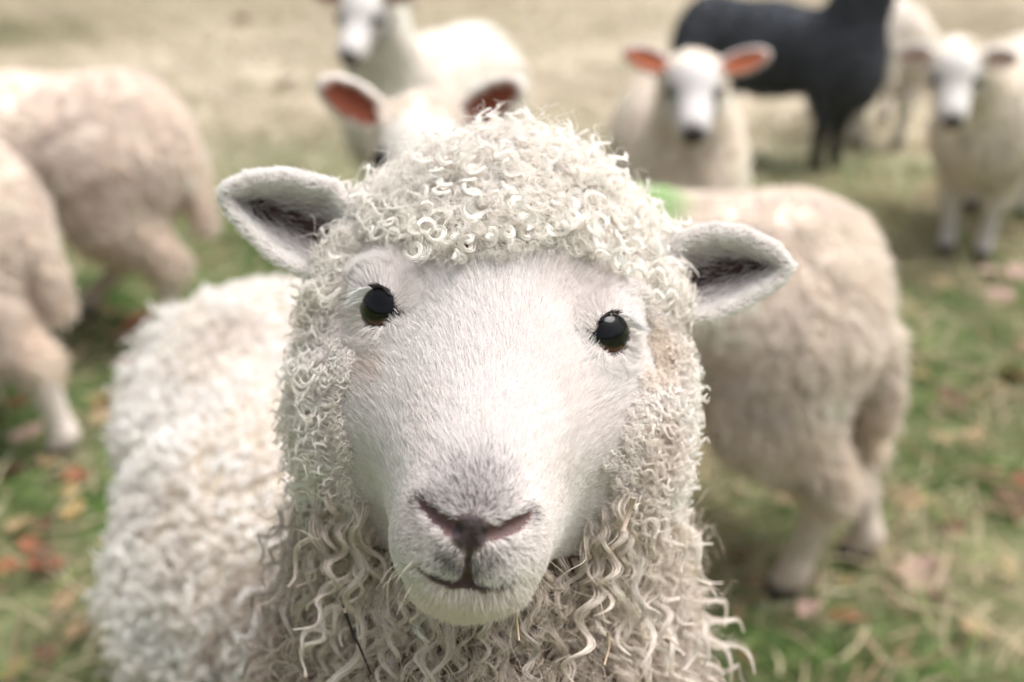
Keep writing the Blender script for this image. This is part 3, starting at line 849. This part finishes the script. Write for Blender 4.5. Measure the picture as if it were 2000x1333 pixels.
# ================================================================== pasture
def ground_tint(X, Y):
    P = np.stack([X, Y, 0*X], -1)
    far = sst(Y + .35*wob(P, .9, 61), 3.0, 6.5)
    dry = np.clip(.33 + .42*wob(P, 3.0, 62) + .40*wob(P, 10, 63), 0, 1)
    left = sst(X, -.2, -1.0)
    g = np.array([.135, .230, .062]); st = np.array([.48, .41, .28]); tan = np.array([.64, .54, .43])
    c = g + (st-g)*(dry*(1-.45*left))[:, None]
    ft = tan*(1 + .10*wob(P, 1.3, 64) + .08*wob(P, 4, 65))[:, None]
    c = c + (ft-c)*(far*.92)[:, None]
    olive_patch = np.exp(-((X+4.9)/1.1)**2 - ((Y-9.6)/1.6)**2)[:, None]          # a darker olive patch far off
    return c + (np.array([.14, .14, .055])-c)*.75*olive_patch
def ground_material():
    m = bpy.data.materials.new('pasture_soil'); m.use_nodes = True
    n = m.node_tree; b = n.nodes['Principled BSDF']; b.inputs['Roughness'].default_value = .95; b.inputs['Specular IOR Level'].default_value = .1
    a = n.nodes.new('ShaderNodeAttribute'); a.attribute_name = 'tint'
    t = n.nodes.new('ShaderNodeTexNoise'); t.inputs['Scale'].default_value = 9; t.inputs['Detail'].default_value = 8
    mp = n.nodes.new('ShaderNodeMapRange'); mp.inputs['To Min'].default_value = .55; mp.inputs['To Max'].default_value = 1.25
    v = n.nodes.new('ShaderNodeVectorMath'); v.operation = 'SCALE'
    n.links.new(t.outputs['Fac'], mp.inputs['Value']); n.links.new(a.outputs['Color'], v.inputs[0]); n.links.new(mp.outputs[0], v.inputs['Scale'])
    n.links.new(v.outputs[0], b.inputs['Base Color'])
    return m
gx = np.concatenate([np.linspace(-600, -12, 12), np.linspace(-11, 11, 140), np.linspace(12, 600, 12)])
gy = np.concatenate([np.linspace(-600, -3, 12), np.linspace(-2.5, 16, 140), np.linspace(17, 900, 14)])
GX, GY = np.meshgrid(gx, gy, indexing='ij'); GP = np.stack([GX.ravel(), GY.ravel(), 0*GX.ravel()], -1)
GP[:, 2] = -.006 + .004*wob(GP, 3, 66)
nx_, ny_ = len(gx), len(gy)
ii, jj = np.meshgrid(np.arange(nx_-1), np.arange(ny_-1), indexing='ij'); k0 = (ii*ny_+jj).ravel()
gq = np.stack([k0, k0+ny_, k0+ny_+1, k0+1], -1)
g = mesh_object('pasture_ground', GP, gq, ground_material(), cols=ground_tint(GP[:, 0], GP[:, 1])*.75)
g['kind'] = 'structure'; g['label'] = 'dry grassy pasture ground, greener close by and straw coloured beyond'; g['category'] = 'ground'
M_GRASS = mat_hair('grass_blade', .35, .03)
def grass(name, n, y0, y1, spread, Lr, wid, seed, label):
    r_ = np.random.default_rng(seed)
    Y = y0 + (y1-y0)*r_.uniform(size=n)**.8
    X = r_.uniform(-1, 1, n)*(spread*Y + .5)
    P = np.stack([X, Y, np.full(n, -.004)], -1)
    tuft = .5 + .5*wob(P, 7, seed+1)
    kp = r_.uniform(size=n) < .45 + .55*np.clip(tuft, 0, 1)
    P = P[kp]; n = len(P); tuft = tuft[kp]
    N = np.tile([0, 0, 1.0], (n, 1)); az = r_.uniform(0, 6.28, n)
    D = norm(np.stack([np.cos(az), np.sin(az), r_.uniform(-.25, .7, n)], -1))
    H = locks(P, N, D, r_.uniform(*Lr, n)*(.6 + .6*np.clip(tuft, 0, 1)), 1, 5, 0, 0, 0, 0, 0, seed+2, lift=.25, jit=.1)
    H[..., 2] = np.maximum(H[..., 2], .001)
    c = ground_tint(P[:, 0], P[:, 1])
    u = np.clip(r_.uniform(size=n)*.6 + .2 + .25*wob(P, 11, seed+4), 0, 1)[:, None]
    c = np.where(u < .30, c*.3 + np.array([.52, .44, .31])*.7, np.where(u < .52, c*.5 + np.array([.16, .235, .075])*.5, np.where(u > .86, c*.4 + np.array([.28, .19, .12])*.6, c)))
    c *= (1 + .22*r_.normal(size=(n, 1)))
    o = hair_object(name, H, taper(5, wid, .2, .3), M_GRASS, None, np.clip(c, .015, .6))
    o['label'] = label; o['category'] = 'grass'
grass('grass', 75000, .55, 4.2, .62, (.04, .10), .0019, 71, 'short green and straw coloured grass growing around the near sheep')
grass('dry_grass', 70000, 4.0, 15.0, .60, (.06, .13), .0034, 75, 'dry tan grass of the pasture beyond the flock')
def litter(n, seed):
    r_ = np.random.default_rng(seed)
    Y = r_.uniform(.7, 4.5, n); X = r_.uniform(-1, 1, n)*(.62*Y + .4)
    P = np.stack([X, Y, r_.uniform(.015, .05, n)], -1); az = r_.uniform(0, 6.28, n)
    D = norm(np.stack([np.cos(az), np.sin(az), r_.uniform(-.15, .35, n)], -1))
    H = locks(P, D, D, r_.uniform(.05, .16, n), 1, 6, .004, .008, .4, 0, 0, seed+1, lift=.2, jit=.2)
    H[..., 2] = np.maximum(H[..., 2], .006)
    c = np.where(r_.uniform(size=(n, 1)) < .6, [.60, .50, .34], np.where(r_.uniform(size=(n, 1)) < .5, [.22, .32, .09], [.34, .22, .14]))
    o = hair_object('straw_litter', H, taper(6, .0026, .3, .4), M_GRASS, None, np.clip(c*(1 + .15*r_.normal(size=(n, 1))), .02, .7))
    o['label'] = 'loose pale straw stalks and long blades scattered over the near grass'; o['category'] = 'straw'
litter(3400, 78)
# ---- fallen leaves
M_LEAF = mat_tint('dry_leaf', .6, .3, 90, .3, .25)
def leaf_mesh(seed, col):
    r_ = np.random.default_rng(seed); nu, nv = 12, 7
    V = []
    curl = r_.uniform(.15, .55); twist = r_.uniform(-.5, .5); ph = r_.uniform(0, 6)
    for i in range(nu):
        u = i/(nu-1); w_ = .36*math.sin(math.pi*u**.8)**.8*(1 + .22*math.sin(u*19+ph)) + .012
        for j in range(nv):
            v = -1 + 2*j/(nv-1)
            x_, y_ = u - .5, v*w_
            z_ = curl*(v*w_)**2*2.2 + .25*(u-.5)**2 + twist*(u-.5)*v*w_ + .02*math.sin(9*u+5*v+ph)
            V.append((x_, y_, z_))
    st = len(V)
    V += [(-.5, -.012, .06), (-.5, .012, .06), (-.78, .010, .10), (-.78, -.010, .10)]
    V = np.array(V); top = V.copy(); bot = V.copy(); bot[:, 2] -= .012
    Q = []
    for i in range(nu-1):
        for j in range(nv-1):
            a = i*nv+j; Q.append((a, a+nv, a+nv+1, a+1))
    Q.append((st, st+1, st+2, st+3))
    n_ = len(V); Q2 = [q[::-1] for q in Q]; Q2 = [tuple(k+n_ for k in q) for q in Q2]
    edge = []
    for i in range(nu-1):
        edge += [(i*nv, (i+1)*nv), ((i+1)*nv+nv-1, i*nv+nv-1)]
    E = [(b, a, a+n_, b+n_) for a, b in edge]
    VV = np.concatenate([top, bot]); VV[:, 2] -= VV[:, 2].min()
    cc = np.tile(col, (len(VV), 1))*(1 + .2*wob(VV, 5, seed+1))[:, None]
    vein = np.abs(VV[:, 1]) < .02; cc[vein] *= .75
    return VV, Q + Q2 + E, np.clip(cc, .01, .8)
KINDS = {'red': ((.27, .10, .055), 'orange-red curled leaf fallen on the grass', 'orange-red fallen leaves'),
         'tan': ((.33, .235, .135), 'tan brown dry leaf fallen on the grass', 'tan fallen leaves'),
         'pink': ((.45, .31, .26), 'pale pinkish brown leaf fallen on the grass', 'pale pinkish fallen leaves'),
         'yellow': ((.36, .26, .12), 'yellow leaf fallen on the grass', 'yellow fallen leaves'),
         'brown': ((.13, .075, .045), 'dark brown leaf fallen on the grass', 'dark brown fallen leaves')}
LEAFD = {}
for kname, (col_, lab, grp) in KINDS.items():
    LEAFD[kname] = []
    for q in range(3):
        VV, QQ, cc = leaf_mesh(900 + len(LEAFD)*10 + q, np.array(col_))
        o = mesh_object('fallen_leaf', VV, QQ, M_LEAF, cols=cc)
        LEAFD[kname].append(o.data); bpy.data.objects.remove(o)
spots = [(95, 1110, 'red', .085), (60, 1075, 'red', .05), (45, 1035, 'tan', .06), (150, 1010, 'yellow', .07), (140, 975, 'yellow', .05), (150, 945, 'red', .06),
         (60, 862, 'pink', .09), (100, 920, 'tan', .07), (205, 790, 'yellow', .08), (225, 770, 'red', .06), (275, 640, 'red', .10), (245, 660, 'red', .08),
         (255, 720, 'pink', .09), (200, 830, 'tan', .07), (75, 760, 'tan', .08), (30, 940, 'brown', .08), (20, 1130, 'red', .06), (160, 1240, 'tan', .06),
         (30, 1320, 'yellow', .05), (130, 1190, 'tan', .06), (235, 620, 'tan', .08), (90, 720, 'yellow', .08),
         (1800, 1130, 'pink', .115), (1640, 1220, 'red', .08), (1575, 1215, 'pink', .06), (1825, 1185, 'brown', .05), (1970, 757, 'red', .10), (1930, 545, 'pink', .11),
         (1945, 590, 'pink', .12), (1840, 560, 'tan', .09), (1985, 545, 'pink', .10), (1995, 690, 'tan', .09), (1770, 985, 'tan', .09), (1920, 935, 'tan', .08), (1975, 990, 'brown', .10),
         (1850, 795, 'brown', .09), (1800, 745, 'yellow', .06), (1545, 985, 'tan', .09), (1540, 1090, 'pink', .05), (1480, 1160, 'tan', .05), (1650, 1150, 'tan', .05),
         (1905, 1240, 'tan', .06), (1960, 1120, 'tan', .06), (1760, 1290, 'tan', .05), (1860, 1040, 'brown', .06), (1890, 870, 'tan', .07), (1440, 1100, 'brown', .05), (1780, 620, 'tan', .07),
         (1900, 480, 'tan', .08), (1740, 420, 'brown', .09), (1690, 1260, 'brown', .06), (560, 165, 'brown', .20), (470, 40, 'brown', .25)]
SPECIAL = {(95, 1110): 'large orange-red leaf on green grass beside the curly sheep flank', (1800, 1130): 'large pale pinkish leaf beyond the hind hooves of the green-marked sheep',
           (1640, 1220): 'orange-red leaf in front of the hind hoof of the green-marked sheep', (1970, 757): 'orange-red leaf alone on green grass beyond the green-marked sheep rump',
           (275, 640): 'biggest orange-red leaf, behind the curly sheep back', (205, 790): 'yellow leaf beside the pale planted hind leg',
           (1930, 545): 'pinkish leaf just in front of the thin pale forelegs', (150, 1010): 'yellow leaf between the pale hind leg and the curly sheep flank'}
r_ = np.random.default_rng(81)
for q in range(30):
    if q % 2: spots.append((r_.uniform(1430, 1990), r_.uniform(560, 1320), r_.choice(['tan', 'pink', 'brown', 'tan', 'red']), r_.uniform(.035, .06)))
    else: spots.append((r_.uniform(5, 270), r_.uniform(600, 1320), r_.choice(['tan', 'red', 'brown', 'yellow', 'red']), r_.uniform(.04, .07)))
for q, (px_, py_, kn, sz) in enumerate(spots):
    gp = ground(px_, py_ + 8)
    o = bpy.data.objects.new('fallen_leaf', LEAFD[kn][q % 3]); COL.objects.link(o)
    o.location = (gp[0], gp[1], .014 + .022*r_.uniform())
    o.rotation_euler = (r_.uniform(-.35, .35), r_.uniform(-.35, .35), r_.uniform(0, 6.28)); o.scale = (sz,)*3
    o['label'] = SPECIAL.get((px_, py_), KINDS[kn][1]); o['category'] = 'leaf'
    if (px_, py_) not in SPECIAL: o['group'] = KINDS[kn][2]
# ---- bits caught in the fleece
def bit(name, pl, width, flat, col, label, cat, off):
    """a bent stalk laid on the wool through photo points"""
    C = np.array([cp(x_, y_, march(hero_sdf, x_, y_, d0=.44) - off) for x_, y_ in pl]); C[:, 2] = C[:, 2].mean()*.6 + C[:, 2]*.4
    V, Q = [], []; k_ = 6
    for i_, c_ in enumerate(C):
        t_ = norm(C[min(i_+1, len(C)-1)] - C[max(i_-1, 0)]); e1 = norm(np.cross(t_, [0, 0, 1.0])); e2 = np.cross(t_, e1)
        w_ = width*(1 - .35*i_/(len(C)-1))
        for j_ in range(k_):
            a_ = 2*math.pi*j_/k_; V.append(c_ + w_*math.cos(a_)*e1 + w_*flat*math.sin(a_)*e2)
    for i_ in range(len(C)-1):
        for j_ in range(k_):
            Q.append((i_*k_+j_, i_*k_+(j_+1) % k_, (i_+1)*k_+(j_+1) % k_, (i_+1)*k_+j_))
    n_ = len(C)*k_
    Q += [(0, 1, 2, 3), (0, 3, 4, 5), (n_-1, n_-2, n_-3, n_-4), (n_-1, n_-4, n_-5, n_-6)]
    V = c2w(np.array(V)); base_ = V.mean(0)
    o = mesh_object(name, V - base_, Q, M_LEAF, cols=np.tile(col, (len(V), 1))); o.location = base_
    o['label'] = label; o['category'] = cat
STRAW = (.62, .46, .34)
bit('straw', [(1238, 975), (1228, 1005), (1216, 1034)], .0017, .35, (.70, .55, .46), 'short pale straw stuck in the wool below the cheek', 'straw', .034)
bit('straw', [(1008, 1160), (1009, 1195), (1013, 1228)], .0009, .6, STRAW, 'thin straw hanging under the chin', 'straw', .036)
bit('straw', [(1186, 1235), (1190, 1262), (1181, 1300)], .0008, .6, STRAW, 'bent thin straw in the chest wool', 'straw', .036)
bit('twig', [(1285, 1036), (1286, 1070), (1283, 1110)], .0008, .8, (.05, .035, .03), 'dark thin twig stuck upright in the wool below the straw', 'twig', .036)
bit('twig', [(668, 1160), (690, 1240), (700, 1262), (722, 1325)], .0010, .8, (.035, .027, .025), 'long dark bent twig in the chest wool', 'twig', .034)
bit('seed_husk', [(902, 481), (908, 478), (914, 482)], .0014, .8, (.09, .035, .025), 'tiny dark husk caught in the forehead curls', 'husk', .012)
print('script', round(time.time()-T0, 1))
